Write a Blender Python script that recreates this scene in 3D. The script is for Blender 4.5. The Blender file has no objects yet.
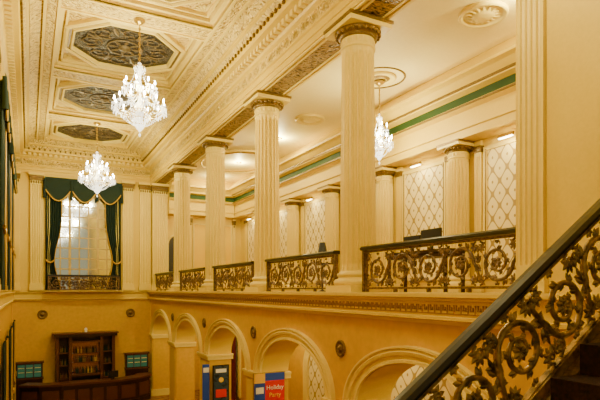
import bpy, math, random
from mathutils import Vector
random.seed(3)
pi=math.pi; sin=math.sin; cos=math.cos
EYE=4.9
TH=math.radians(27.6)
S0=4.2
COLY=[8.17+S0*k for k in range(0,4)]
YB=25.0; XL=-0.6; XA=5.13; XB=5.87; XM=9.65; FL=-4.9; YR=-3.0
# ---------------------------------------------------------------- materials
def nodes(name):
    m=bpy.data.materials.new(name); m.use_nodes=True
    nt=m.node_tree; b=nt.nodes["Principled BSDF"]
    return m,nt,b
def mat(name,col,rough=.5,metal=0,emit=0,ecol=None,bump=0,bscale=30,var=0):
    m,nt,b=nodes(name)
    b.inputs["Base Color"].default_value=(*col,1)
    b.inputs["Roughness"].default_value=rough
    b.inputs["Metallic"].default_value=metal
    if emit:
        b.inputs["Emission Color"].default_value=(*(ecol or col),1)
        b.inputs["Emission Strength"].default_value=emit
    if bump or var:
        tc=nt.nodes.new("ShaderNodeTexCoord"); n=nt.nodes.new("ShaderNodeTexNoise")
        n.inputs["Scale"].default_value=bscale; n.inputs["Detail"].default_value=4
        nt.links.new(tc.outputs["Object"],n.inputs["Vector"])
        if bump:
            bp=nt.nodes.new("ShaderNodeBump"); bp.inputs["Strength"].default_value=bump; bp.inputs["Distance"].default_value=.02
            nt.links.new(n.outputs["Fac"],bp.inputs["Height"]); nt.links.new(bp.outputs["Normal"],b.inputs["Normal"])
        if var:
            r=nt.nodes.new("ShaderNodeValToRGB")
            r.color_ramp.elements[0].position=.3; r.color_ramp.elements[1].position=.7
            r.color_ramp.elements[0].color=(*[c*(1-var) for c in col],1); r.color_ramp.elements[1].color=(*col,1)
            nt.links.new(n.outputs["Fac"],r.inputs["Fac"]); nt.links.new(r.outputs["Color"],b.inputs["Base Color"])
    return m
def ornate(name,c1,c2,scale=6,lo=.35,hi=.6,metal=0,rough=.5,bump=.6,dist=2.5):
    m,nt,b=nodes(name)
    tc=nt.nodes.new("ShaderNodeTexCoord")
    w=nt.nodes.new("ShaderNodeTexWave"); w.wave_type='RINGS'; w.rings_direction='SPHERICAL'
    w.inputs["Scale"].default_value=scale*.5; w.inputs["Distortion"].default_value=dist*3; w.inputs["Detail"].default_value=1.5
    w.inputs["Detail Scale"].default_value=2.5
    v=nt.nodes.new("ShaderNodeTexVoronoi"); v.feature='SMOOTH_F1'; v.inputs["Scale"].default_value=scale*1.3
    mx=nt.nodes.new("ShaderNodeMath"); mx.operation='MULTIPLY_ADD'; mx.inputs[1].default_value=.55
    nt.links.new(tc.outputs["Object"],w.inputs["Vector"]); nt.links.new(tc.outputs["Object"],v.inputs["Vector"])
    nt.links.new(w.outputs["Fac"],mx.inputs[0]); nt.links.new(v.outputs["Distance"],mx.inputs[2])
    r=nt.nodes.new("ShaderNodeValToRGB")
    r.color_ramp.elements[0].position=lo; r.color_ramp.elements[1].position=hi
    r.color_ramp.elements[0].color=(*c1,1); r.color_ramp.elements[1].color=(*c2,1)
    nt.links.new(mx.outputs[0],r.inputs["Fac"]); nt.links.new(r.outputs["Color"],b.inputs["Base Color"])
    bp=nt.nodes.new("ShaderNodeBump"); bp.inputs["Strength"].default_value=bump; bp.inputs["Distance"].default_value=.04
    nt.links.new(mx.outputs[0],bp.inputs["Height"]); nt.links.new(bp.outputs["Normal"],b.inputs["Normal"])
    b.inputs["Roughness"].default_value=rough; b.inputs["Metallic"].default_value=metal
    return m
def trellis(name,bg,line,ky=15,kz=11,ax="Y"):
    m,nt,b=nodes(name)
    tc=nt.nodes.new("ShaderNodeTexCoord"); sp=nt.nodes.new("ShaderNodeSeparateXYZ")
    nt.links.new(tc.outputs["Object"],sp.inputs[0])
    def M(op,a,bb=None):
        n=nt.nodes.new("ShaderNodeMath"); n.operation=op
        for i,x in enumerate((a,bb)):
            if x is None: continue
            if isinstance(x,(int,float)): n.inputs[i].default_value=x
            else: nt.links.new(x,n.inputs[i])
        return n.outputs[0]
    cy=M('COSINE',M('MULTIPLY',sp.outputs[ax],ky)); cz=M('COSINE',M('MULTIPLY',sp.outputs["Z"],kz))
    s=M('ABSOLUTE',M('ADD',cy,cz))
    s2=M('ADD',s,M('MULTIPLY',M('GREATER_THAN',s,1.93),-1.85))
    r=nt.nodes.new("ShaderNodeValToRGB"); r.color_ramp.elements[0].position=.17; r.color_ramp.elements[1].position=.32
    r.color_ramp.elements[0].color=(*line,1); r.color_ramp.elements[1].color=(*bg,1)
    nt.links.new(s2,r.inputs["Fac"]); nt.links.new(r.outputs["Color"],b.inputs["Base Color"])
    b.inputs["Roughness"].default_value=.55
    return m
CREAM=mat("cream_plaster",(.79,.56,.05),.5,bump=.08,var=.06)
CREAMB=mat("cream_column",(.85,.65,.11),.45,bump=.05,var=.05)
CREAML=mat("ceiling_cream",(.86,.68,.16),.6,bump=.05,bscale=12,var=.05)
CREAMM=mat("mezz_ceiling_cream",(.92,.78,.32),.6,bump=.05,bscale=12,var=.05)
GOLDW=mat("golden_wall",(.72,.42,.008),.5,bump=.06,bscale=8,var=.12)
YELP=mat("yellow_panel",(.86,.56,.01),.5,bump=.04,var=.05)
HCEIL=mat("hall_ceiling",(.79,.56,.11),.5,bump=.1,bscale=20,var=.1)
ORNC=ornate("relief_cream",(.32,.175,.02),(.83,.62,.14),8,.25,.65,bump=1)  # brown crevices: shade of the relief put into the colour
ORNH=ornate("relief_hall",(.32,.18,.03),(.80,.58,.15),6,.2,.62,bump=1)  # crevices coloured brown, so relief shading is painted in
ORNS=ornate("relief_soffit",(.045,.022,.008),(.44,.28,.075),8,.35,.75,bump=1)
DARKC=ornate("coffer_dark",(.008,.007,.005),(.07,.052,.032),9,.35,.75,bump=.7,dist=3.5)
LACE=mat("coffer_lace",(.21,.155,.08),.5,.2,var=.4)
CAPB=mat("capital_bronze",(.25,.145,.025),.38,.4,bump=.5,bscale=40,var=.5)
BRZ=mat("gilt_bronze",(.27,.155,.065),.4,.3,bump=.3,bscale=22,var=.8)  # strong colour noise paints highlights onto the bronze
BRZD=mat("stair_gilt",(.55,.33,.06),.32,.35,bump=.3,bscale=14,var=.9)  # colour noise paints dark shading between bright gold highlights
RAILK=mat("black_handrail",(.010,.009,.010),.3,0)
GREEN=mat("green_band",(.010,.045,.003),.7)
VELV=mat("green_velvet",(.004,.024,.014),.8,bump=.2,var=.3)
TRIMG=mat("gold_fringe",(.6,.36,.03),.5,.3)
WOOD=mat("mahogany",(.042,.011,.004),.35,bump=.1,bscale=15,var=.45)
WOODL=mat("mahogany_light",(.13,.04,.012),.35,var=.3)
DARK=mat("dark_void",(.01,.01,.012),.4)
MAROON=mat("maroon_drape",(.15,.006,.010),.75,bump=.2,var=.3)
CARPET=mat("stair_carpet",(.05,.012,.008),.9,bump=.4,bscale=40,var=.8)
FLOORM=ornate("carpet_floor",(.10,.02,.01),(.30,.15,.05),3,bump=.05,rough=.9)
MIRR=mat("mirror_glass",(.76,.82,.92),.06,1)
CASEG=mat("glowing_case_glass",(.02,.09,.05),.15,0,emit=.08,ecol=(.2,.7,.4))  # faint green emission in the glass imitates a lit case
CRYS=mat("glowing_crystal",(.95,.95,.92),.08,0,emit=1.0,ecol=(1,.95,.85)); CRYS.node_tree.nodes["Principled BSDF"].inputs["Transmission Weight"].default_value=.4  # emission makes the crystals glow, though only the bulbs are lamps
BULB=mat("bulb_glow",(1,.9,.7),.3,0,emit=130,ecol=(1,.9,.68))
BRASS=mat("brass",(.5,.35,.08),.3,.8)
FIXG=mat("lamp_glow",(1,.9,.7),.3,0,emit=16,ecol=(1,.88,.6))
TREL=trellis("trellis_damask",(.88,.73,.32),(.38,.24,.03))
TREL2=trellis("trellis_damask_low",(.88,.77,.42),(.40,.27,.06),13,10)
REDP=mat("red_print",(.65,.006,.006),.5); BLUP=mat("blue_print",(.01,.06,.55),.5); YELR=mat("yellow_print",(.9,.55,.01),.5)
POST=ornate("poster_print",(.004,.008,.015),(.02,.05,.10),4,rough=.4,bump=0); WHITE=mat("white_print",(.85,.85,.85),.5)
KEYM=mat("key_fret_gold",(.40,.21,.02),.45,.2)
MUNT=mat("muntin_gold",(.55,.39,.10),.45)
# ---------------------------------------------------------------- builder
class MB:
    def __init__(s,name): s.n=name; s.v=[]; s.f=[]; s.fm=[]; s.sm=[]; s.mats=[]
    def mi(s,m):
        if m not in s.mats: s.mats.append(m)
        return s.mats.index(m)
    def add(s,vs,fs,m,smooth=False):
        o=len(s.v); s.v.extend([tuple(p) for p in vs]); i=s.mi(m)
        for f in fs: s.f.append([o+a for a in f]); s.fm.append(i); s.sm.append(smooth)
    def box(s,x0,x1,y0,y1,z0,z1,m):
        vs=[(x,y,z) for x in(x0,x1) for y in(y0,y1) for z in(z0,z1)]
        s.add(vs,[(0,1,3,2),(4,6,7,5),(0,4,5,1),(2,3,7,6),(0,2,6,4),(1,5,7,3)],m)
    def prism(s,prof,axis,a0,a1,m,fn=None,smooth=False):
        n=len(prof); vs=[]
        for a in(a0,a1):
            for p,z in prof:
                if fn: vs.append(fn(a,p,z))
                elif axis=='Y': vs.append((p,a,z))
                elif axis=='X': vs.append((a,p,z))
                else: vs.append((p,z,a))
        fs=[(i,(i+1)%n,n+(i+1)%n,n+i) for i in range(n)]
        s.add(vs,fs,m,smooth); s.add(vs,[tuple(range(n)),tuple(range(2*n-1,n-1,-1))],m)
    def lathe(s,prof,c,n,m,smooth=True,rot=0,fn=None,caps=True):
        vs=[];fs=[]
        for r,z in prof:
            for j in range(n):
                a=rot+2*pi*j/n
                p=(r*cos(a),r*sin(a),z)
                vs.append(fn(*p) if fn else (c[0]+p[0],c[1]+p[1],c[2]+p[2]))
        for i in range(len(prof)-1):
            for j in range(n): fs.append((i*n+j,i*n+(j+1)%n,(i+1)*n+(j+1)%n,(i+1)*n+j))
        s.add(vs,fs,m,smooth)
        if caps:
            s.add(vs[:n],[tuple(range(n))],m); s.add(vs[-n:],[tuple(range(n))],m)
    def tube(s,pts,r0,r1,m,n=5):
        P=[Vector(p) for p in pts]; N=len(P); vs=[];fs=[]
        up=None
        for i,p in enumerate(P):
            t=(P[min(i+1,N-1)]-P[max(i-1,0)])
            if t.length<1e-9: t=Vector((0,0,1))
            t.normalize()
            if up is None:
                up=Vector((0,0,1)) if abs(t.z)<.8 else Vector((1,0,0))
            a=t.cross(up)
            if a.length<1e-4: a=t.orthogonal()
            a.normalize(); b=a.cross(t); up=b
            r=r0+(r1-r0)*i/(N-1)
            for k in range(n):
                q=2*pi*k/n; vs.append(p+a*(r*cos(q))+b*(r*sin(q)))
        for i in range(N-1):
            for k in range(n): fs.append((i*n+k,i*n+(k+1)%n,(i+1)*n+(k+1)%n,(i+1)*n+k))
        s.add(vs,fs,m,True)
    def build(s,parent=None):
        if not s.v: return None
        xs=[p[0] for p in s.v]; ys=[p[1] for p in s.v]; zs=[p[2] for p in s.v]
        c=((min(xs)+max(xs))/2,(min(ys)+max(ys))/2,min(zs))
        me=bpy.data.meshes.new(s.n)
        me.from_pydata([(p[0]-c[0],p[1]-c[1],p[2]-c[2]) for p in s.v],[],s.f)
        for m in s.mats: me.materials.append(m)
        me.polygons.foreach_set("material_index",s.fm); me.polygons.foreach_set("use_smooth",s.sm)
        import bmesh
        bm=bmesh.new(); bm.from_mesh(me); bmesh.ops.recalc_face_normals(bm,faces=bm.faces); bm.to_mesh(me); bm.free()
        ob=bpy.data.objects.new(s.n,me); ob.location=c; bpy.context.collection.objects.link(ob)
        if parent:
            ob.parent=parent; ob.location=Vector(c)-parent.location
        return ob
# ---------------------------------------------------------------- ornament
def leaf(b,P,x,y,ang,L,W,m,t=.015):
    ca,sa=cos(ang),sin(ang)
    def q(u,v,w): return P(x+u*ca-v*sa,y+u*sa+v*ca,w)
    vs=[q(0,0,0),q(L*.35,W*.5,0),q(L*.75,W*.38,0),q(L,0,0),q(L*.75,-W*.3,0),q(L*.35,-W*.5,0),q(L*.45,0,t),q(L*.45,0,-t)]
    fs=[]
    for i in range(6):
        j=(i+1)%6; fs.append((i,j,6)); fs.append((j,i,7))
    b.add(vs,fs,m,False)
def spiral(cx,cy,R,turns,a0,d,n=30,end=.16):
    out=[]
    for i in range(n+1):
        t=i/n; r=R*(1-t*(1-end))
        a=a0+d*turns*2*pi*t
        out.append((cx+r*cos(a),cy+r*sin(a),a))
    return out
def scroll_unit(b,P,cx,cy,w,h,flip,m,fine=1.0):
    R=min(w,h)*.43; d=1 if flip else -1
    a0=pi
    sp=spiral(cx,cy,R,1.7,a0,d,int(34*fine),.2)
    b.tube([P(x,y,0) for x,y,_ in sp],h*.044,h*.026,m,6)
    s=1 if flip else -1
    st=[]
    for i in range(13):
        t=i/12; x=cx-w*.5-w*.06+ (w*.5+w*.06-R)*t; y=cy+s*h*.40*(1-t)**1.5
        st.append(P(x,y,0))
    b.tube(st,h*.03,h*.045,m,6)
    k=0
    for i in range(1,len(sp)-3,2):
        x,y,a=sp[i]; rr=math.hypot(x-cx,y-cy)/R
        sd=1 if k%2 else -1
        k+=1
        L=h*(.15*rr+.06)
        t0=a+d*pi/2
        for dd,kk in((.55,1),(1.05,.8)):
            leaf(b,P,x,y,t0-d*sd*dd,L*kk,L*.55*kk,m,h*.035)
    for i in range(8):
        leaf(b,P,cx,cy,i*2*pi/8,h*.14,h*.10,m,h*.04)
    for sx in(-1,1):
        for sy in(-1,1):
            ccx=cx+sx*(w/2-h*.07); ccy=cy+sy*(h/2-h*.11)
            s2=spiral(ccx,ccy,h*.10,1.2,pi/2*sy,sx*sy,10,.2)
            b.tube([P(x,y,0) for x,y,_ in s2],h*.026,h*.018,m,5)
            ang=math.atan2(-sy,-sx)
            for dd in(-1.3,-.6,0,.6,1.3): leaf(b,P,ccx,ccy,ang+dd,h*.17,h*.08,m,h*.025)
            leaf(b,P,cx+sx*w*.5,cy,(pi/2)*sy,h*.27,h*.09,m,h*.03)
            leaf(b,P,cx+sx*w*.5,cy,(pi/2)*sy-.6*sx*sy,h*.17,h*.07,m,h*.03)
            leaf(b,P,cx+sx*w*.5,cy+sy*h*.12,(pi/2)*sy-1.1*sx*sy*-1,h*.12,h*.06,m,h*.03)
    for sy in(-1,1):
        for dd in(-.9,0,.9): leaf(b,P,cx,cy+sy*h*.49,-sy*pi/2+dd,h*.09,h*.07,m,h*.02)
def scroll_panel(b,P,u0,u1,v0,v1,m,fr=.03,fine=1.0,asp=1.0):
    h=v1-v0; n=max(1,round((u1-u0)/(h*asp))); w=(u1-u0)/n
    for i in range(n):
        scroll_unit(b,P,u0+w*(i+.5),(v0+v1)/2,w,h*.98,i%2==0,m,fine)
    def bar(a0,a1,c0,c1,t=fr*.6):
        vs=[P(a,c,q) for a in(a0,a1) for c in(c0,c1) for q in(-t,t)]
        b.add(vs,[(0,1,3,2),(4,6,7,5),(0,4,5,1),(2,3,7,6),(0,2,6,4),(1,5,7,3)],m)
    bar(u0-fr,u1+fr,v0-fr,v0); bar(u0-fr,u1+fr,v1,v1+fr)
    bar(u0-fr,u0,v0,v1); bar(u1,u1+fr,v0,v1)
# ---------------------------------------------------------------- columns
def flute_profile(r,nf,dep):
    out=[]
    for i in range(nf):
        for t,d in((0,0),(.16,0),(.3,.7),(.58,1),(.86,.7)):
            out.append((2*pi*(i+t)/nf,d*dep))
    return out
def column(name,x,y,z0,z1,r,capm=None):
    b=MB(name); H=z1-z0; capm=capm or CAPB
    pw=r*1.32
    b.box(x-pw,x+pw,y-pw,y+pw,z0,z0+.12,CREAMB)
    base=[(r*1.3,.12),(r*1.36,.15),(r*1.36,.2),(r*1.25,.235),(r*1.12,.25),(r*1.1,.28),(r*1.18,.30),(r*1.18,.34),(r*1.05,.36),(r*1.02,.38)]
    b.lathe(base,(x,y,z0),40,CREAMB)
    zc=H-r*1.45
    fp=flute_profile(1,20,.15)
    ts=[0,.02,.035]+[.1*i for i in range(1,10)]+[.965,.98,1]
    vs=[];fs=[];n=len(fp)
    for t in ts:
        rr=r*(1-.10*t**1.5)
        k=0 if t in(0,1) else (1 if .03<t<.97 else .5)
        for a,d in fp: vs.append((x+rr*(1-d*k)*cos(a),y+rr*(1-d*k)*sin(a),z0+.38+(zc-.38)*t))
    for i in range(len(ts)-1):
        for j in range(n): fs.append((i*n+j,i*n+(j+1)%n,(i+1)*n+(j+1)%n,(i+1)*n+j))
    b.add(vs,fs,CREAMB)
    rt=r*.90; c=r*1.45
    b.lathe([(rt*1.02,0),(rt*1.09,c*.03),(rt*1.09,c*.08),(rt*1.0,c*.11),(rt*1.0,c*.13)],(x,y,z0+zc),40,CREAMB)
    b.lathe([(rt*1.0,c*.12),(rt*1.02,c*.40)],(x,y,z0+zc),40,CREAMB)
    for i in range(20):
        a=2*pi*i/20
        P=lambda u,v,w,a=a:(x+(rt*1.03+w)*cos(a+u/rt),y+(rt*1.03+w)*sin(a+u/rt),z0+zc+v)
        leaf(b,P,0,c*.14,pi/2,c*.26,rt*.24,CREAMB,.018)
    b.lathe([(rt*1.02,c*.40),(rt*1.12,c*.42),(rt*1.12,c*.46),(rt*1.04,c*.47),(rt*1.2,c*.52),(rt*1.38,c*.62),(rt*1.42,c*.70),(rt*1.3,c*.72)],(x,y,z0+zc),40,capm)
    for i in range(24):
        a=2*pi*i/24
        b.lathe([(.001,-.05*r/.33),(.035*r/.33,-.02),(.035*r/.33,.02),(.001,.05*r/.33)],(x+rt*1.33*cos(a),y+rt*1.33*sin(a),z0+zc+c*.6),6,capm)
    aw=rt*1.5
    b.box(x-aw,x+aw,y-aw,y+aw,z0+zc+c*.71,z0+zc+c*.88,CREAMB)
    b.box(x-aw*1.05,x+aw*1.05,y-aw*1.05,y+aw*1.05,z0+zc+c*.88,z1,capm)
    return b.build()
def pilaster(name,P,w,d,z0,z1,nf=6,cap=CAPB):
    b=MB(name); H=z1-z0
    def bx(u0,u1,v1,a,c,m):
        vs=[P(u,v,z) for u in(u0,u1) for v in(0,v1) for z in(a,c)]
        b.add(vs,[(0,1,3,2),(4,6,7,5),(0,4,5,1),(2,3,7,6),(0,2,6,4),(1,5,7,3)],m)
    bx(-w/2*1.2,w/2*1.2,d*1.5,z0,z0+.14,CREAMB); bx(-w/2*1.12,w/2*1.12,d*1.3,z0+.14,z0+.26,CREAMB); bx(-w/2*1.04,w/2*1.04,d*1.12,z0+.26,z0+.32,CREAMB)
    prof=[(-w/2,0),(-w/2,d)]
    e=w*.07; fw=(w-2*e)/nf
    for i in range(nf):
        u=-w/2+e+fw*i
        prof+= [(u+fw*.1,d),(u+fw*.25,d-fw*.3),(u+fw*.5,d-fw*.42),(u+fw*.75,d-fw*.3),(u+fw*.9,d)]
    prof+=[(w/2,d),(w/2,0)]
    n=len(prof); zs=(z0+.32,z1-.5)
    vs=[P(u,v,z) for z in zs for u,v in prof]
    b.add(vs,[(i,(i+1)%n,n+(i+1)%n,n+i) for i in range(n)],CREAMB)
    bx(-w/2,w/2,d,z1-.5,z1-.32,CREAMB)
    bx(-w/2*1.06,w/2*1.06,d*1.15,z1-.5,z1-.46,CREAMB)
    bx(-w/2*1.08,w/2*1.08,d*1.35,z1-.32,z1-.2,cap); bx(-w/2*1.2,w/2*1.2,d*1.6,z1-.2,z1-.11,cap); bx(-w/2*1.28,w/2*1.28,d*1.8,z1-.11,z1,CREAMB)
    k=max(1,int(w/.09))
    for i in range(k):
        u=-w/2+w*(i+.5)/k
        leaf(b,lambda a,c,q:P(a,d*1.0+q+.01,c),u,z1-.46,pi/2,.14,.07,cap,.02)
    return b.build()
for y in COLY: column("fluted_column",5.5,y,-.035,4.96,.335)
for y in [6.55,9.57,12.57,15.6,18.6,21.6]: column("fluted_wall_column",9.42,y,-.05,3.6,.27)
Pback=lambda X:(lambda u,v,z:(X+u,YB-v-.002,z))
for X,w in((-.42,.22),(.31,.46),(4.08,.46),(4.85,.5)): pilaster("fluted_pilaster",Pback(X),w,.14,-.02,5.0)
pilaster("fluted_pilaster",Pback(5.5),.7,.3,-.02,4.96,7)
# ---------------------------------------------------------------- shell
b=MB("floor"); b.box(XL-.3,XM+.3,YR,YB+.3,FL-.2,FL,FLOORM); b.build()
b=MB("wall_back")
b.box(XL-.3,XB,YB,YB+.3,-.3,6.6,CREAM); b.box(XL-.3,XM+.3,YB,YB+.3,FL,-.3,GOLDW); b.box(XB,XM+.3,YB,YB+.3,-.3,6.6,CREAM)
b.build()
b=MB("wall_left")
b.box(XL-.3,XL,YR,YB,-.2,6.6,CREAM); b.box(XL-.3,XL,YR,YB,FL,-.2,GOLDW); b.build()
b=MB("wall_mezzanine")
b.box(XM,XM+.3,YR,YB,-.2,5.4,CREAM); b.build()
b=MB("wall_corridor"); b.box(7.9,8.1,YR,YB,FL,-.5,GOLDW); b.build()
b=MB("mezzanine_floor"); b.box(XB,XM,YR,YB,-.5,-.06,FLOORM); b.box(XB,7.9,YR,YB,-.55,-.5,CREAML); b.build()
b=MB("wall_arcade")
AW,AR=1.60,.98; ZS=-2.1; ZT=-.3
piers=[3.97+S0*k for k in range(0,6)]
CEN=[p+S0/2 for p in piers[:-1]]
for p in piers:
    y0=p-(S0/2-AW); y1=p+(S0/2-AW)
    if p==piers[0]: y0=YR
    if p>24: y1=YB
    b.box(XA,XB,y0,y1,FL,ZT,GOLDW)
NA=28
for c in CEN:
    vs=[]
    for i in range(NA+1):
        a=pi*i/NA; y=c-AW*cos(a); z=ZS+AR*sin(a)
        vs+=[(XA,y,z),(XA,y,ZT),(XB,y,z),(XB,y,ZT)]
    f1=[];f2=[]
    for i in range(NA):
        o=i*4;q=o+4
        f1+=[(o,q,q+1,o+1),(o+2,o+3,q+3,q+2)]; f2.append((o,o+2,q+2,q))
    b.add(vs,f1,GOLDW); b.add(vs,f2,CREAM,True)
b.box(XA,XB,YR,YB,ZT,-.06,CREAM)
for p in piers[1:]:
    w=S0/2-AW; y1=min(p+w+.05,YB-.01)
    b.box(XA-.07,XB+.05,p-w-.05,y1,ZS-.14,ZS-.03,CREAML); b.box(XA-.11,XB+.05,p-w-.08,y1,ZS-.03,ZS+.03,CREAML)
    b.box(XA-.04,XA,p-w+.08,p+w-.08 if p<24 else YB-.02,FL+.3,ZS-.2,CREAM); b.box(XA-.1,XB+.05,p-w-.05,y1,FL,FL+.3,CREAML)
b.build()
def archivolt(b,c,X,ins,d,aw,ar,zs,m,sgn=-1,legs=None):
    vs=[];fs=[]; prof=ins; n=len(prof)
    for i in range(NA+1):
        a=pi*i/NA
        for o,dd in prof:
            vs.append((X+sgn*dd,c-(aw+o)*cos(a),zs+(ar+o*.8)*sin(a)))
    for i in range(NA):
        for j in range(n-1): fs.append((i*n+j,i*n+j+1,(i+1)*n+j+1,(i+1)*n+j))
    b.add(vs,fs,m,False)
    if legs is not None:
        for sg in(-1,1):
            v2=[(X+sgn*dd,c+sg*(aw+o),z) for z in(legs,zs) for o,dd in prof]
            b.add(v2,[(j,j+1,n+j+1,n+j) for j in range(n-1)],m)
PR=[(-.02,.002),(-.02,.05),(.04,.05),(.06,.03),(.12,.03),(.14,.075),(.2,.09),(.24,.06),(.27,.10),(.31,.10),(.31,.002)]
for c in CEN:
    b=MB("arch_molding"); archivolt(b,c,XA,PR,0,AW,AR,ZS+.03,CREAML); b.build()
for p in piers[1:-1]:
    b=MB("wall_roundel")
    fn=lambda a,c2,z,p=p:(XA-z,p+a,-1.08+c2)
    b.lathe([(.16,0),(.16,.03),(.13,.045),(.11,.02),(.06,.02),(.05,.05),(.001,.06)],None,24,CAPB,True,0,fn)
    b.build()
for X in(.55,4.2):
    b=MB("wall_roundel"); b.lathe([(.2,0),(.2,.04),(.16,.05),(.13,.02),(.07,.02),(.06,.05),(.001,.06)],None,24,CAPB,True,0,lambda a,c2,z,X=X:(X+a,YB-z,-1.05+c2)); b.build()
b=MB("trim_1")
prof=[(XA,-.06),(4.93,-.06),(4.93,-.10),(4.97,-.12),(4.98,-.15),(5.03,-.16),(5.03,-.36),(4.99,-.37),(4.99,-.41),(5.06,-.43),(5.08,-.48),(XA,-.48)]
b.prism(prof,'Y',YR,YB,CREAM)
b.box(4.93,XA+.6,YR,YB,-.06,-.036,CREAMB)
y=4.3
while y<24.8:
    for (a,c,e,f) in((0,.10,.0,.018),(0,.018,0,.13),(.082,.10,.05,.13),(.04,.10,.05,.068),(.04,.058,.05,.1),(0.10,.125,0,.018)):
        b.box(5.015,5.03,y+a,y+c,-.33+e,-.33+f,KEYM)
    y+=.125
b.build()
b=MB("trim_2")
pb=[(YB-(XA-p)*.8,z) for p,z in prof]
b.prism(pb,'X',XL,4.95,CREAM); b.build()
b=MB("trim_3"); b.prism([(XL+(XA-p)*.7,z) for p,z in prof],'Y',YR,YB,CREAM); b.build()
ent=[(0,5.0),(.03,5.0),(.03,5.12),(.06,5.13),(.06,5.26),(.10,5.28),(.10,5.32),(.05,5.34),(.05,5.62),(.12,5.66),(.16,5.72),(.16,5.80),(.42,5.82),(.45,5.9),(.45,5.96),(.55,6.06),(.62,6.08),(.62,6.14),(.75,6.25),(.95,6.30),(.95,6.5),(0,6.5)]
def frieze(b,fn,a0,a1):
    vs=[fn(a,.054,z) for a in(a0,a1) for z in(5.36,5.6)]; b.add(vs,[(0,1,3,2)],ORNC)
    vs=[fn(a,d,z) for a in(a0,a1) for d,z in((.632,6.135),(.765,6.245),(.94,6.295))]; b.add(vs,[(0,1,4,3),(1,2,5,4)],ORNC)
    vs=[fn(a,d,z) for a in(a0,a1) for d,z in((.456,5.955),(.556,6.055))]; b.add(vs,[(0,1,3,2)],ORNC)
def dent(b,fn,a0,a1):
    a=a0
    while a<a1:
        vs=[fn(x,d,z) for x in(a,a+.11) for d in(.16,.3) for z in(5.70,5.81)]
        b.add(vs,[(0,1,3,2),(4,6,7,5),(0,4,5,1),(2,3,7,6),(0,2,6,4),(1,5,7,3)],CREAML)
        vs=[fn(x,d,z) for x in(a,a+.06) for d in(.45,.50) for z in(5.89,5.97)]
        b.add(vs,[(0,1,3,2),(4,6,7,5),(0,4,5,1),(2,3,7,6),(0,2,6,4),(1,5,7,3)],CAPB)
        a+=.2
fR=lambda a,d,z:(XA-d,a,z); fLw=lambda a,d,z:(XL+d,a,z); fB=lambda a,d,z:(a,YB-d,z)
for i,(fn,a0,a1) in enumerate(((fR,YR,YB),(fLw,YR,YB),(fB,XL,XA))):
    b=MB("trim_%d"%(4+i)); b.prism(ent,None,a0,a1,CREAM,fn=fn); frieze(b,fn,a0,a1); dent(b,fn,a0+.2,a1-.1)
    n=int((a1-a0)/.42)
    for k in range(n):
        u=a0+(a1-a0)*(k+.5)/n
        P=lambda uu,vv,w,fn=fn:fn(uu,.056+abs(w),vv)
        for q in range(5): leaf(b,P,u,5.39,pi*(.15+.175*q),.19,.07,CREAML,.03)
    b.build()
b=MB("colonnade_beam")
b.box(XA,XB,4.3,YB,5.0,6.55,CREAM)
b.box(XA+.14,XB-.14,4.3,YB-.05,4.985,5.0,ORNS)
for x0 in(XA,XA+.1,XB-.14,XB-.04): b.box(x0,x0+.04,4.3,YB,4.965,5.0,CREAML)
b.box(XB,XB+.08,4.2,YB,5.02,5.12,CREAML); b.box(XB,XB+.2,4.2,YB,5.18,5.3,CREAML)
b.build()
b=MB("wall_pier"); b.box(XA+.02,XM,YR,4.3,-.06,6.55,CREAM); b.build()
pilaster("fluted_pilaster",lambda u,v,z:(XA+.018-v,4.06+u,z),.34,.05,-.03,4.96,4)
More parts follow.
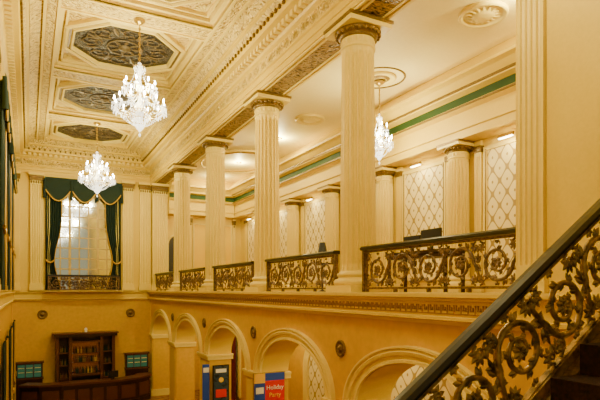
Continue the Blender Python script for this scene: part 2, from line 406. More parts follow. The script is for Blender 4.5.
# ---------------------------------------------------------------- hall ceiling
b=MB("ceiling"); b.box(XL-.3,XA,YR,YB+.3,6.5,6.7,ORNH)
by=[3.97-S0]+piers
for p in by:
    y0,y1=p-.33,min(p+.33,YB)
    b.box(.64,3.93,y0,y1,6.27,6.5,HCEIL); b.box(.64,3.93,y0+.12,y1-.12,6.262,6.27,ORNC)
    for yy in(y0,y1-.06): b.box(.64,3.93,yy,yy+.06,6.24,6.3,CREAML)
for x0 in(.3,3.93):
    b.box(x0,x0+.34,YR,YB,6.265,6.5,HCEIL); b.box(x0+.08,x0+.26,YR,YB,6.255,6.265,ORNC)
    for xx in(x0,x0+.28): b.box(xx,xx+.06,YR,YB,6.23,6.3,CREAML)
b.build()
for p in by[:-1]:
    c=p+S0/2; cx=2.285
    b=MB("ceiling_coffer")
    for k,(ins,zz,t) in enumerate(((.0,6.36,.10),(.16,6.42,.05))):
        x0,x1,y0,y1=.64+ins,3.93-ins,p+.33+ins,p+S0-.33-ins
        b.box(x0,x1,y0,y0+t,zz,6.5,CREAML); b.box(x0,x1,y1-t,y1,zz,6.5,CREAML)
        b.box(x0,x0+t,y0+t,y1-t,zz,6.5,CREAML); b.box(x1-t,x1,y0+t,y1-t,zz,6.5,CREAML)
    K=1/cos(pi/8)
    b.lathe([(1.50*K,6.5),(1.50*K,6.40),(1.45*K,6.37),(1.41*K,6.37),(1.38*K,6.42),(1.32*K,6.43),(1.29*K,6.37),(1.25*K,6.37),(1.23*K,6.46),(1.23*K,6.49)],(cx,c,0),8,CREAML,False,pi/8,caps=False)
    b.lathe([(1.38*K,6.412),(1.32*K,6.417)],(cx,c,0),8,CAPB,False,pi/8,caps=False)
    b.lathe([(1.24*K,6.47),(.001,6.469)],(cx,c,0),8,DARKC,False,pi/8,caps=False)
    P=lambda u,v,w,c=c:(cx+u,c+v,6.45+w)
    for i in range(8):
        a=i*pi/4; ux,uy=.84*cos(a),.84*sin(a)
        sp=spiral(ux,uy,.28,1.5,a+pi,1 if i%2 else -1,22)
        b.tube([P(x,y,0) for x,y,_ in sp],.022,.013,LACE,4)
        for j in range(2,20,3): leaf(b,P,sp[j][0],sp[j][1],sp[j][2]+.6,.13,.06,LACE,.02)
        leaf(b,P,.15*cos(a),.15*sin(a),a,.3,.11,LACE,.03)
        leaf(b,P,.62*cos(a+pi/8),.62*sin(a+pi/8),a+pi/8,.46,.12,LACE,.02)
    ring=[(.44*cos(t*pi/12),.44*sin(t*pi/12)) for t in range(25)]
    b.tube([P(x,y,0) for x,y in ring],.022,.022,LACE,5)
    b.lathe([(.16,6.46),(.14,6.41),(.08,6.40),(.05,6.36),(.001,6.35)],(cx,c,0),16,LACE)
    for sx in(-1,1):
        for sy in(-1,1):
            P2=lambda u,v,w,c=c:(cx+u,c+v,6.49+w)
            for q in range(5): leaf(b,P2,sx*1.38,sy*1.5,math.atan2(-sy,-sx)+(q-2)*.42,.3,.1,CREAML,.03)
    b.build()
b=MB("ceiling_mezzanine"); b.box(XB,XM+.3,YR,YB,5.3,5.5,CREAMM); b.build()
b=MB("trim_7")
mp=[(XM,3.6),(9.12,3.6),(9.12,3.78),(9.08,3.8),(9.08,3.88),(9.14,3.9),(9.14,4.22),(9.0,4.26),(8.96,4.32),(9.1,4.36),(9.1,4.56),(8.9,4.6),(8.88,4.68),(8.72,4.8),(8.6,4.84),(8.6,4.9),(9.0,5.3),(XM,5.3)]
b.prism(mp,'Y',4.3,YB,CREAM); b.box(9.08,9.1,4.3,YB,4.36,4.56,GREEN); b.box(8.95,9.0,4.3,YB,4.27,4.31,CAPB); b.box(8.86,8.9,4.3,YB,4.63,4.68,CAPB); b.build()
b=MB("trim_8")
b.prism([(YB-(XM-p),z) for p,z in mp],'X',XB,9.1,CREAM); b.box(XB,9.1,YB-.57,YB-.55,4.36,4.56,GREEN); b.build()
def medallion(x,y,r,dark):
    b=MB("ceiling_medallion")
    b.lathe([(r,5.3),(r,5.25),(r*.92,5.22),(r*.82,5.25),(r*.78,5.27),(r*.5,5.26),(r*.42,5.23),(r*.2,5.22),(.001,5.21)],(x,y,0),40,CREAML)
    if dark:
        b.lathe([(r*.62,5.262),(r*.5,5.24),(r*.36,5.225),(r*.2,5.2),(.001,5.19)],(x,y,0),32,CAPB)
        ring=[(x+r*1.5*cos(t*pi/20),y+r*1.5*sin(t*pi/20),5.3) for t in range(41)]; b.tube(ring,.03,.03,CAPB)
    else:
        for k in range(16):
            a=k*pi/8; leaf(b,lambda u,v,w:(x+u,y+v,5.25+w),r*.15*cos(a),r*.15*sin(a),a,r*.6,r*.16,CREAML,.02)
    b.build()
medallion(7.72,7.2,.46,False); medallion(7.72,14.1,.46,False); medallion(7.78,10.6,.42,True)
b=MB("ceiling_ring")
for rr,k in((1.5,.05),(1.25,.03)):
    b.tube([(7.75+rr*cos(t*pi/24),20.3+1.3*rr*sin(t*pi/24),5.29) for t in range(49)],k,k,TRIMG if k<.04 else CREAML)
b.build()
ys=[6.55,9.57,12.57,15.6,18.6,21.6,24.6]
for i in range(len(ys)-1):
    c=(ys[i]+ys[i+1])/2
    b=MB("damask_wall_panel")
    w=.78; z0,z1=.35,3.3
    b.box(XM-.03,XM-.002,c-w,c+w,z0,z1,TREL)
    for (a,e,f,g) in((c-w-.09,c-w,z0-.09,z1+.09),(c+w,c+w+.09,z0-.09,z1+.09),(c-w,c+w,z0-.09,z0),(c-w,c+w,z1,z1+.09)):
        b.box(XM-.07,XM-.002,a,e,f,g,CREAML)
    for (a,e) in((c-w-.035,c-w-.01),(c+w+.01,c+w+.035)): b.box(XM-.08,XM-.07,a,e,z0-.03,z1+.03,CAPB)
    for s in(-1,1):
        u=c+s*1.03
        b.box(XM-.09,XM-.002,u-.1,u+.1,-.05,3.58,CREAMB); b.box(XM-.13,XM-.002,u-.13,u+.13,3.3,3.44,CAPB)
        b.box(XM-.13,XM-.002,u-.13,u+.13,-.05,.15,CREAMB)
        for q in(-.05,0,.05): b.box(XM-.10,XM-.09,u+q-.008,u+q+.008,.2,3.2,CREAM)
    b.build()
    b=MB("picture_light"); b.box(XM-.34,XM-.07,c-.015,c+.015,3.42,3.44,BRASS)
    b.prism([(XM-.36,3.38),(XM-.28,3.38),(XM-.28,3.45),(XM-.33,3.46)],'Y',c-.2,c+.2,BRASS)
    b.box(XM-.35,XM-.29,c-.18,c+.18,3.36,3.38,FIXG); ob=b.build()
    l=bpy.data.lights.new("picture_bulb","POINT"); l.energy=16; l.color=(1,.84,.38); l.shadow_soft_size=.04
    o=bpy.data.objects.new("picture_bulb",l); bpy.context.collection.objects.link(o); o.parent=ob; o.location=Vector((XM-.32,c,3.3))-ob.location
b=MB("door_1")
xx=6.35; n=20
vs=[(xx-.4,YB-.05,-.05)]+[(xx-.4*cos(pi*i/n),YB-.05,2.2+.4*sin(pi*i/n)) for i in range(n+1)]+[(xx+.4,YB-.05,-.05)]
b.add(vs,[tuple(range(len(vs)))],DARK)
fr=[(xx-.44,YB-.06,-.05)]+[(xx-.44*cos(pi*i/n),YB-.06,2.2+.44*sin(pi*i/n)) for i in range(n+1)]+[(xx+.44,YB-.06,-.05)]
b.tube(fr,.05,.05,CREAML,6)
b.build()
for x0,x1 in((7.2,8.0),(8.3,9.1)):
    b=MB("yellow_wall_panel"); b.box(x0,x1,YB-.04,YB-.002,.3,3.2,YELP)
    for q in((x0-.06,x0,.24,3.26),(x1,x1+.06,.24,3.26),(x0,x1,.24,.3),(x0,x1,3.2,3.26)): b.box(q[0],q[1],YB-.08,YB-.002,q[2],q[3],CREAML)
    b.build()
for X in(7.02,8.15,9.25): pilaster("flat_pilaster",Pback(X),.14,.1,-.05,3.6,3)
for c in [5.0,9.15,13.35,17.55,21.8]:
    b=MB("arched_wall_panel"); n=24; w=1.12
    vs=[(7.88,c-w,FL+.5)]+[(7.88,c-w*cos(pi*i/n),-2.45+.9*sin(pi*i/n)) for i in range(n+1)]+[(7.88,c+w,FL+.5)]
    b.add(vs,[tuple(range(len(vs)))],TREL2)
    archivolt(b,c,7.9,[(0,.002),(0,.07),(.08,.07),(.1,.04),(.2,.06),(.28,.09),(.28,.002)],0,w,.9,-2.45,CREAML,-1,FL+.4)
    b.build()
# ---------------------------------------------------------------- balcony railings
def railing(y0,y1):
    b=MB("balcony_railing")
    P=lambda u,v,w:(5.32+w,u,v)
    scroll_panel(b,P,y0+.1,y1-.1,.05,.655,BRZ,.035,1.0,.98)
    b.box(5.28,5.36,y0,y0+.06,-.034,.72,BRZ); b.box(5.28,5.36,y1-.06,y1,-.034,.72,BRZ)
    for k in range(5):
        yy=y0+.1+(y1-y0-.2)*k/4; b.box(5.29,5.35,yy-.02,yy+.02,-.034,.03,BRZ)
    b.prism([(5.25,.70),(5.39,.70),(5.41,.72),(5.41,.745),(5.38,.77),(5.26,.77),(5.23,.745),(5.23,.72)],'Y',y0,y1,RAILK)
    b.build()
edges=[4.31]+COLY+[YB-.3]
for i in range(len(edges)-1):
    railing(edges[i]+(.46 if i else .0),edges[i+1]-.46 if i<4 else edges[i+1]-.05)
b=MB("balcony_railing")
scroll_panel(b,lambda u,v,w:(u,YB-.42+w,v),.78,3.6,.04,.56,BRZ,.035,1.0,1.0)
b.box(.74,3.64,YB-.47,YB-.37,.6,.66,RAILK)
for xx in(.74,3.6): b.box(xx,xx+.05,YB-.45,YB-.40,-.05,.6,BRZ)
b.box(.6,3.8,YB-.5,YB-.01,-.06,-.03,CREAMB)
b.build()
# ---------------------------------------------------------------- windows & curtains
b=MB("window_1")
wx0,wx1,wz0,wz1=.85,3.55,.0,4.6
b.box(wx0,wx1,YB-.04,YB-.02,wz0,wz1,MIRR)
for (a,e,f,g) in((wx0-.12,wx0,wz0-.03,wz1+.12),(wx1,wx1+.12,wz0-.03,wz1+.12),(wx0,wx1,wz1,wz1+.12)): b.box(a,e,YB-.1,YB-.002,f,g,CREAML)
nx=7
for i in range(1,nx):
    x=wx0+(wx1-wx0)*i/nx; t=.05 if i in(2,5) else .025
    b.box(x-t,x+t,YB-.07,YB-.03,wz0,wz1,MUNT)
for j in range(1,10):
    z=wz0+(wz1-wz0)*j/10; b.box(wx0,wx1,YB-.065,YB-.03,z-.025,z+.025,MUNT)
b.build()
def drape(b,P,u0,u1,z0,z1,tie,side,m=VELV,nf=7,dep=.06,off=.12,gat=.45):
    nu,nz=nf*8,24; vs=[];fs=[]
    def kk(z): return 1-gat*math.exp(-((z-tie)/((z1-z0)*.22))**2)
    for j in range(nz+1):
        z=z0+(z1-z0)*j/nz; k=kk(z)
        for i in range(nu+1):
            t=i/nu; W=(u1-u0)*k
            u=(u0+W*t) if side<0 else (u1-W*(1-t))
            vs.append(P(u,off+dep*(.7*sin(t*nf*2*pi+.3*sin(z*2))),z))
    for j in range(nz):
        for i in range(nu): fs.append((j*(nu+1)+i,j*(nu+1)+i+1,(j+1)*(nu+1)+i+1,(j+1)*(nu+1)+i))
    b.add(vs,fs,m,True)
    if m is VELV:
        ue=u0+(u1-u0)*.55 if side<0 else u1-(u1-u0)*.55
        a=(u0 if side<0 else u1)
        b.tube([P(a+(ue-a)*t,off+dep*1.1,tie-.12*sin(t*pi)) for t in [q/6 for q in range(7)]],.035,.035,TRIMG)
        pts=[]
        for j in range(nz+1):
            z=z0+(z1-z0)*j/nz; W=(u1-u0)*kk(z)
            pts.append(P((u0+W) if side<0 else (u1-W),off+dep*.8,z))
        b.tube(pts,.018,.018,TRIMG)
def valance(b,P,u0,u1,z1,h,ns,m=VELV,off=.26):
    nu,nz=ns*16,6; vs=[];fs=[]
    for j in range(nz+1):
        for i in range(nu+1):
            t=i/nu; s=abs(sin(t*ns*pi)); hh=h*(.5+.5*s)
            vs.append(P(u0+(u1-u0)*t,off+.03*sin(j*2.2+s*2),z1-hh*j/nz))
    for j in range(nz):
        for i in range(nu): fs.append((j*(nu+1)+i,j*(nu+1)+i+1,(j+1)*(nu+1)+i+1,(j+1)*(nu+1)+i))
    b.add(vs,fs,m,True)
    b.tube([P(u0+(u1-u0)*i/nu,off+.02,z1-h*(.5+.5*abs(sin(i/nu*ns*pi)))) for i in range(nu+1)],.03,.03,TRIMG)
    for i in range(ns+1):
        u=u0+(u1-u0)*i/ns; b.tube([P(u,off,z1-.1),P(u,off+.01,z1-h*.9)],.05,.07,m,6)
P=lambda u,v,z:(u,YB-v,z)
b=MB("window_curtain")
drape(b,P,.66,1.3,.0,4.6,1.3,-1); drape(b,P,3.08,3.76,.0,4.6,1.3,1)
valance(b,P,.62,3.78,4.85,1.0,3)
b.build()
PL=lambda u,v,z:(XL+v,u,z)
for k,c in enumerate([14.47,18.67,22.6]):
    b=MB("window_%d"%(k+2))
    b.box(XL+.002,XL+.02,c-1.1,c+1.1,.1,4.6,MIRR)
    for i in range(7):
        y=c-1.1+2.2*i/6; b.box(XL+.02,XL+.03,y-.02,y+.02,.1,4.6,CREAM)
    for j in range(10):
        z=.1+4.5*j/9; b.box(XL+.02,XL+.03,c-1.1,c+1.1,z-.02,z+.02,CREAM)
    b.build()
    b=MB("window_curtain"); drape(b,PL,c-1.4,c-.05,.0,4.6,1.4,-1,off=.08,dep=.05,nf=10,gat=.3); drape(b,PL,c+.05,c+1.4,.0,4.6,1.4,1,off=.08,dep=.05,nf=10,gat=.3); valance(b,PL,c-1.45,c+1.45,4.75,.9,3,off=.15); b.build()
    b=MB("door_%d"%(k+2)); b.box(XL+.002,XL+.04,c-1.0,c+1.0,FL,-1.9,DARK)
    for q in((c-1.1,c-1.0),(c+1.0,c+1.1)): b.box(XL+.002,XL+.06,q[0],q[1],FL,-1.8,WOOD)
    b.box(XL+.002,XL+.06,c-1.0,c+1.0,-1.9,-1.8,WOOD); b.build()
    b=MB("door_curtain"); drape(b,PL,c-1.3,c-.3,FL+.05,-1.2,-3.3,-1,VELV,6,.04,.12); drape(b,PL,c+.3,c+1.3,FL+.05,-1.2,-3.3,1,VELV,6,.04,.12); b.build()
for y in(12.37,16.57,20.77): pilaster("fluted_pilaster",(lambda yy:(lambda u,v,z:(XL+v+.002,yy+u,z)))(y),.5,.06,-.02,5.0)
b=MB("door_curtain"); Pc=lambda u,v,z:(7.88-v,u,z)
drape(b,Pc,20.5,21.9,FL+.05,-1.75,-8,-1,MAROON,9,.07,.2,.0); drape(b,Pc,21.9,23.2,FL+.05,-1.75,-8,1,MAROON,9,.07,.2,.0)
b.tube([(7.6,20.4,-1.72),(7.6,23.3,-1.72)],.03,.03,BRASS); b.build()
# ---------------------------------------------------------------- bar cabinet and desk
b=MB("mahogany_back_bar")
x0,x1=1.05,3.45; yf=YB-.55; zt=-1.85
b.box(x0,x1,YB-.08,YB-.02,FL,zt-.1,WOOD)
b.box(x0-.08,x1+.08,yf-.1,YB-.02,zt-.18,zt-.06,WOOD); b.box(x0-.14,x1+.14,yf-.16,YB-.02,zt-.06,zt,WOODL)
for a in(x0,x0+.5,x1-.62,x1-.12): b.box(a,a+.12,yf,YB-.08,FL,zt-.18,WOODL)
for zz in(-3.9,-3.3,-2.75): 
    b.box(x0+.12,x0+.5,yf+.05,YB-.08,zz,zz+.04,WOODL); b.box(x1-.5,x1-.12,yf+.05,YB-.08,zz,zz+.04,WOODL)
b.box(x0+.62,x1-.62,YB-.12,YB-.08,-3.6,-2.3,mat("bar_back_mirror",(.5,.3,.2),.2,.8))
b.box(x0+.62,x1-.62,yf,YB-.08,-2.3,-2.22,WOODL); b.box(x0+.62,x1-.62,yf,YB-.08,-3.75,-3.66,WOODL); b.box(x0,x1,yf,YB-.08,FL,-3.95,WOOD)
for zz in(-3.2,-2.8): b.box(x0+.62,x1-.62,YB-.3,YB-.12,zz,zz+.03,WOODL)
for zz in(-3.66,-3.17,-2.77):
  for k in range(14):
    x=x0+.75+(x1-x0-1.5)*k/13; b.lathe([(.035,0),(.035,.16),(.014,.2),(.014,.27)],(x,YB-.25,zz),8,random.choice([TRIMG,WOODL,WOODL,CAPB,VELV]))
for xx in (x0+.14,x1-.48):
    for zz in(-3.86,-3.26,-2.71):
        for k in range(5): b.lathe([(.035,0),(.035,.16),(.014,.2),(.014,.27)],(xx+.05+k*.06,YB-.3,zz),8,random.choice([WOODL,CAPB,VELV]))
b.build()
b=MB("security_camera"); b.box(2.2,2.3,YB-.4,YB-.28,zt,zt+.05,WHITE); b.lathe([(.05,0),(.07,.05),(.05,.12),(.001,.15)],(2.25,YB-.34,zt+.05),12,WHITE); b.build()
for a,c,zz in((-.45,.55,-3.1),(3.95,4.95,-2.95)):
    b=MB("wall_display_cabinet"); 
    b.box(a,c,YB-.3,YB-.02,zz-.62,zz,WOOD); b.box(a-.05,c+.05,YB-.35,YB-.02,zz,zz+.07,WOODL); b.box(a-.04,c+.04,YB-.33,YB-.02,zz-.68,zz-.62,WOODL)
    for k in range(3):
        q=a+.04+(c-a-.08)*k/3; b.box(q+.02,q+(c-a-.08)/3-.02,YB-.315,YB-.3,zz-.58,zz-.05,CASEG)
        for r_ in(-.2,-.38): b.box(q+.04,q+(c-a-.08)/3-.04,YB-.322,YB-.315,zz+r_,zz+r_+.02,CREAML)
    b.box(a,c,YB-.3,YB-.02,FL,zz-.68,WOOD)
    b.build()
b=MB("reception_desk")
pts=[(-.3,23.5),(.4,23.1),(1.2,22.95),(3.4,23.0),(4.2,23.3),(4.85,23.9),(4.85,24.4)]
def ribbon(b,pts,off0,off1,z0,z1,m):
    n=len(pts); L=[];
    for i,p in enumerate(pts):
        a=pts[max(i-1,0)]; c=pts[min(i+1,n-1)]; dx,dy=c[0]-a[0],c[1]-a[1]; l=math.hypot(dx,dy); nx_,ny_=-dy/l,dx/l
        L.append((p[0],p[1],nx_,ny_))
    vs=[];
    for x,y,ax,ay in L:
        for o in(off0,off1):
            for z in(z0,z1): vs.append((x+ax*o,y+ay*o,z))
    fs=[(0,1,3,2),(4*n-4,4*n-2,4*n-1,4*n-3)]
    for i in range(n-1):
        o=i*4;q=o+4; fs+=[(o,q,q+1,o+1),(o+2,o+3,q+3,q+2),(o+1,q+1,q+3,o+3),(o,o+2,q+2,q)]
    b.add(vs,fs,m)
ribbon(b,pts,0,.5,FL,-3.86,WOOD); ribbon(b,pts,-.1,.55,-3.86,-3.78,WOODL); ribbon(b,pts,-.04,.5,-3.95,-3.86,WOOD); ribbon(b,pts,-.05,.5,FL,FL+.2,WOOD)
for i in range(len(pts)-1):
    (ax,ay),(cx_,cy_)=pts[i],pts[i+1]; n=max(1,int(math.hypot(cx_-ax,cy_-ay)/.5))
    for k in range(n):
        t0,t1=(k+.12)/n,(k+.88)/n
        ribbon(b,[(ax+(cx_-ax)*t0,ay+(cy_-ay)*t0),(ax+(cx_-ax)*t1,ay+(cy_-ay)*t1)],-.03,.0,FL+.3,-4.05,WOODL)
b.build()
b=MB("desk_monitor"); b.box(3.0,3.4,23.2,23.24,-3.7,-3.42,DARK); b.box(3.18,3.22,23.24,23.3,-3.78,-3.6,DARK); b.box(3.1,3.3,23.15,23.35,-3.78,-3.765,DARK); b.build()
# ---------------------------------------------------------------- staircase & railing
SL=.686; hz=lambda X:.579+SL*(X-3.43); Y0=2.2
b=MB("staircase")
run=.28; rise=run*SL
X=.6
while X<4.9:
    zt=hz(X+run)-.93
    b.box(X,X+run,.5,Y0-.1,FL,zt,CREAM)
    b.box(X-.02,X+run+.0,.5,Y0-.1,zt,zt+.03,CARPET); b.box(X-.02,X,.5,Y0-.1,zt-rise,zt,CARPET)
    X+=run
sh=lambda a,p,z:(a,p,hz(a)+z)
b.prism([(Y0-.1,-1.15),(Y0+.1,-1.15),(Y0+.1,-.86),(Y0+.07,-.845),(Y0-.07,-.845),(Y0-.1,-.86)],None,.3,5.0,CAPB,fn=sh)
b.prism([(Y0-.09,-4),(Y0+.08,-4),(Y0+.08,-1.15),(Y0-.09,-1.15)],None,2.8,5.0,CREAM,fn=sh)
b.build()
b=MB("stair_railing")
ph=math.atan(SL); ox=.7; oz=hz(ox)-.80
P=lambda u,v,w:(ox+u*cos(ph)-v*sin(ph),Y0+w,oz+u*sin(ph)+v*cos(ph))
hp=.69*cos(ph)
scroll_panel(b,P,-.1,5.3,.03,hp,BRZD,.03,1.3,.92)
b.prism([(Y0-.03,-.10),(Y0+.03,-.10),(Y0+.03,-.065),(Y0-.03,-.065)],None,.3,5.0,BRZD,fn=sh)
b.prism([(Y0-.035,-.84),(Y0+.035,-.84),(Y0+.035,-.77),(Y0-.035,-.77)],None,.3,5.0,BRZD,fn=sh)
b.prism([(Y0-.04,-.07),(Y0+.04,-.07),(Y0+.06,-.05),(Y0+.06,-.03),(Y0+.04,-.005),(Y0,0),(Y0-.04,-.005),(Y0-.06,-.03),(Y0-.06,-.05)],None,.3,5.0,RAILK,fn=sh)
b.build()
# ---------------------------------------------------------------- chandeliers
def octa(b,c,r,h,m=CRYS):
    x,y,z=c
    b.add([(x,y,z+h),(x+r,y,z),(x,y+r,z),(x-r,y,z),(x,y-r,z),(x,y,z-h)],[(0,1,2),(0,2,3),(0,3,4),(0,4,1),(5,2,1),(5,3,2),(5,4,3),(5,1,4)],m)
LC=(1,.88,.42)
def chandelier(x,y,zc,zt,zb,R,lights,energy,n1=12,n2=8,bs=1.0):
    b=MB("chandelier"); H=zt-zb
    b.lathe([(.12,0),(.13,-.03),(.06,-.08),(.02,-.1)],(x,y,zc),16,BRASS)
    z=zc-.1; k=0
    b.tube([(x,y,zc-.05),(x,y,zt-.02)],.012,.012,BRASS,5)
    while z>zt:
        ring=[((x+.022*cos(t*pi/4),y,z-.035+.035*sin(t*pi/4)) if k%2 else (x,y+.022*cos(t*pi/4),z-.035+.035*sin(t*pi/4))) for t in range(9)]
        b.tube(ring,.007,.007,BRASS,4); z-=.06; k+=1
    st=[(.01,1),(.05,.98),(.03,.94),(.06,.9),(.09,.86),(.04,.82),(.03,.72),(.06,.68),(.1,.62),(.06,.57),(.035,.52),(.05,.45),(.12,.4),(.15,.34),(.1,.28),(.05,.22),(.07,.16),(.04,.1),(.015,.05),(.001,.0)]
    b.lathe([(r*R/.6,q*H) for r,q in st],(x,y,zb),16,CRYS)
    def arm(a,r,zbase,zend):
        pts=[]
        for i in range(11):
            t=i/10; rr=.05*R+(r-.05*R)*t; zz=zbase-.12*H*sin(t*pi*.95)+(zend-zbase)*t*t
            pts.append((x+rr*cos(a),y+rr*sin(a),zz))
        b.tube(pts,.014,.010,BRASS,5)
        px,py,pz=pts[-1]
        b.lathe([(.01,0),(.06*bs,.02),(.065*bs,.03),(.02,.03)],(px,py,pz),10,CRYS)
        b.lathe([(.014,0),(.014,.08)],(px,py,pz+.03),6,WHITE)
        b.lathe([(.004,0),(.02*bs,.03),(.017*bs,.055),(.003,.1)],(px,py,pz+.11),7,BULB)
        for q in range(5):
            aa=q*2*pi/5; octa(b,(px+.06*bs*cos(aa),py+.06*bs*sin(aa),pz-.04),.012,.03); octa(b,(px+.06*bs*cos(aa),py+.06*bs*sin(aa),pz-.10),.014,.035)
        octa(b,(px,py,pz-.12),.02,.06)
        return px,py,pz
    low=[arm(2*pi*i/n1,R,zb+.38*H,zb+.38*H) for i in range(n1)]
    up=[arm(2*pi*(i+.5)/n2,R*.62,zb+.6*H,zb+.64*H) for i in range(n2)]
    def chain(p,q,sag,n,r=.013):
        for i in range(n+1):
            t=i/n; octa(b,(p[0]+(q[0]-p[0])*t,p[1]+(q[1]-p[1])*t,p[2]+(q[2]-p[2])*t-sag*4*t*(1-t)),r,r*1.3)
    mid=.12*R
    for i in range(n1):
        a=2*pi*i/n1; p=low[i]; q=low[(i+1)%n1]
        chain(p,q,.08,7); chain((x+mid*cos(a),y+mid*sin(a),zb+.55*H),p,.10,12)
        chain(p,(x+mid*cos(a),y+mid*sin(a),zb+.12*H),.10,12)
        chain((x+.45*R*cos(a),y+.45*R*sin(a),zb+.30*H),(x,y,zb+.03*H),.06,9)
    for i in range(n2):
        a=2*pi*(i+.5)/n2; chain((x+.1*R*cos(a),y+.1*R*sin(a),zb+.95*H),up[i],.12,11); chain(up[i],up[(i+1)%n2],.07,6)
    for rr,zz,nn in((.22,.93,10),(.35,.32,18),(.25,.22,14),(.15,.13,10)):
        b.tube([(x+rr*R*cos(t*pi/8),y+rr*R*sin(t*pi/8),zb+zz*H) for t in range(17)],.012,.012,BRASS,4)
        for i in range(nn):
            a=2*pi*i/nn; octa(b,(x+rr*R*cos(a),y+rr*R*sin(a),zb+zz*H-.05),.016,.045)
    octa(b,(x,y,zb-.03),.03,.05)
    ob=b.build()
    for i in range(lights):
        a=2*pi*(i+.25)/lights
        l=bpy.data.lights.new("bulb_light","POINT"); l.energy=energy/lights; l.color=LC; l.shadow_soft_size=.05
        o=bpy.data.objects.new("bulb_light",l); bpy.context.collection.objects.link(o); o.parent=ob
        o.location=Vector((x+R*1.05*cos(a),y+R*1.05*sin(a),zb+.5*H))-ob.location
for c in [(2.29,12.4,6.25,5.28,3.62,.56,560),(2.29,20.8,6.25,5.2,3.55,.60,560),(2.29,3.97,6.25,5.4,3.66,.62,520)]: chandelier(*c[:6],3,c[6])  # last one hangs out of view, added for more light in the hall
chandelier(7.78,10.6,5.2,4.42,3.2,.30,2,320,8,5,.8)
def fill_downlight(x,y,z,e,r=.1):  # fixture and lamp added to brighten the corridor and mezzanine
    b=MB("added_fill_downlight"); b.lathe([(r,z),(r*1.1,z-.02),(r*.8,z-.03)],(x,y,0),16,BRASS); b.lathe([(r*.8,z-.025),(.001,z-.026)],(x,y,0),16,FIXG); ob=b.build()
    l=bpy.data.lights.new("bulb_light","POINT"); l.energy=e; l.color=LC; l.shadow_soft_size=.08
    o=bpy.data.objects.new("bulb_light",l); bpy.context.collection.objects.link(o); o.parent=ob; o.location=Vector((x,y,z-.2))-ob.location
for y in(6.07,10.27,14.47,18.67,22.87): fill_downlight(6.9,y,-.55,85)
for y,e in((6.2,150),(16.4,170),(20.3,170),(23.2,130)): fill_downlight(7.75,y,5.3,e)
# ---------------------------------------------------------------- signs, furniture
b=MB("poster_stand")
b.box(5.16,5.70,15.8,15.84,-4.8,-2.38,DARK); b.box(5.2,5.66,15.785,15.8,-4.7,-2.42,POST)
b.box(5.25,5.6,15.775,15.785,-2.62,-2.5,WHITE); b.box(5.25,5.6,15.775,15.785,-3.4,-3.15,REDP); b.lathe([(.08,0),(.08,.012)],None,16,YELR,True,0,lambda a,c2,z:(5.43+a,15.785-z,-2.85+c2)); b.box(5.2,5.66,15.6,16.0,FL,FL+.1,DARK); b.build()
b=MB("poster_stand")
b.box(4.86,5.08,15.9,15.94,-4.8,-2.35,BLUP); b.box(4.88,5.06,15.885,15.9,-2.6,-2.45,WHITE); b.box(4.86,5.08,15.75,16.1,FL,FL+.1,DARK); b.build()
b=MB("holiday_banner")
bx0,bx1,byy=4.78,5.62,11.55
b.box(bx0,bx1,byy,byy+.04,-4.5,-2.0,BRASS)
b.box(bx0+.02,bx0+.30,byy-.012,byy,-4.4,-2.25,BLUP); b.box(bx0+.02,bx0+.3,byy-.014,byy,-2.25,-2.02,YELR); b.box(bx0+.3,bx1-.02,byy-.012,byy,-4.4,-2.2,REDP); b.box(bx0+.3,bx1-.02,byy-.012,byy,-2.2,-2.02,BLUP)
b.box(bx0+.06,bx0+.26,byy-.02,byy-.012,-2.5,-2.35,WHITE)
b.box(bx0+.1,bx1-.1,byy-.15,byy+.2,FL,FL+.06,BRASS); b.box((bx0+bx1)/2-.03,(bx0+bx1)/2+.03,byy,byy+.05,FL+.06,-4.5,BRASS)
ob=b.build()
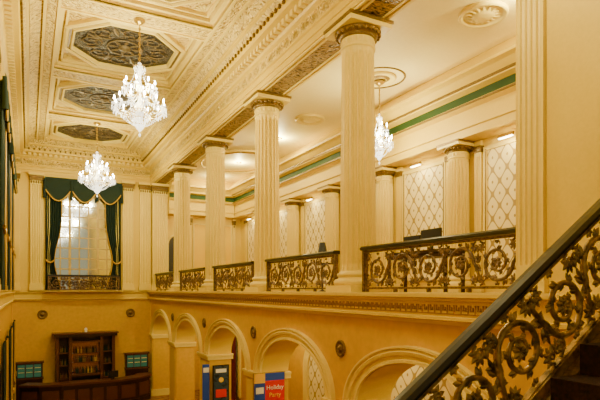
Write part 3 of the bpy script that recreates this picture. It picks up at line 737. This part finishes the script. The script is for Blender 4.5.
def txt(s,size,loc,m,par,rot=(pi/2,0,0)):
    c=bpy.data.curves.new("lettering","FONT"); c.body=s; c.size=size; c.extrude=.003; c.materials.append(m); c.align_x='CENTER'
    o=bpy.data.objects.new("lettering",c); bpy.context.collection.objects.link(o); o.parent=par; o.location=Vector(loc)-par.location; o.rotation_euler=rot
txt("Holiday",.15,(bx0+.56,byy-.02,-2.42),WHITE,ob); txt("Party",.15,(bx0+.56,byy-.02,-2.6),YELR,ob)
b=MB("console_table")
b.box(6.4,6.9,6.8,8.5,.68,.73,WOOD)
for sx in(6.42,6.83):
    for sy in(6.83,8.42): b.box(sx,sx+.05,sy,sy+.05,-.06,.68,WOOD)
b.box(6.43,6.87,6.85,8.45,.6,.68,WOOD); b.build()
for y0,y1,zt_ in((7.15,7.68,1.13),(7.72,8.2,1.05)):
    b=MB("computer_monitor"); ym=(y0+y1)/2
    b.box(6.6,6.64,y0,y1,.82,zt_,DARK); b.box(6.64,6.66,y0+.03,y1-.03,.85,zt_-.03,VELV); b.box(6.61,6.65,ym-.03,ym+.03,.74,.85,DARK); b.box(6.54,6.72,ym-.12,ym+.12,.73,.745,DARK); b.build()
b=MB("side_table"); b.lathe([(.25,.70),(.25,.73)],(6.6,11.4,-.05),24,WOOD); b.lathe([(.2,0),(.03,.05),(.03,.70)],(6.6,11.4,-.05),16,WOOD); b.build()
b=MB("table_lamp"); b.lathe([(.09,.68),(.03,.71),(.05,.8),(.02,.88),(.02,.98)],(6.6,11.4,0),16,BRASS); b.lathe([(.12,.96),(.07,1.2)],(6.6,11.4,0),20,DARK,caps=False); b.build()
# ---------------------------------------------------------------- world & camera
w=bpy.data.worlds.new("World"); bpy.context.scene.world=w; w.use_nodes=True
bg=w.node_tree.nodes["Background"]; bg.inputs[0].default_value=(1,.87,.44,1); bg.inputs[1].default_value=.45
cam=bpy.data.cameras.new("camera"); co=bpy.data.objects.new("camera",cam); bpy.context.collection.objects.link(co)
cam.sensor_width=36; cam.lens=520/600*36; cam.shift_y=.15; cam.clip_start=.05
co.location=(0,0,0); co.rotation_euler=(pi/2,0,-TH)
bpy.context.scene.camera=co
for o in bpy.context.scene.objects:
    if o.parent is None: o.location.z+=EYE
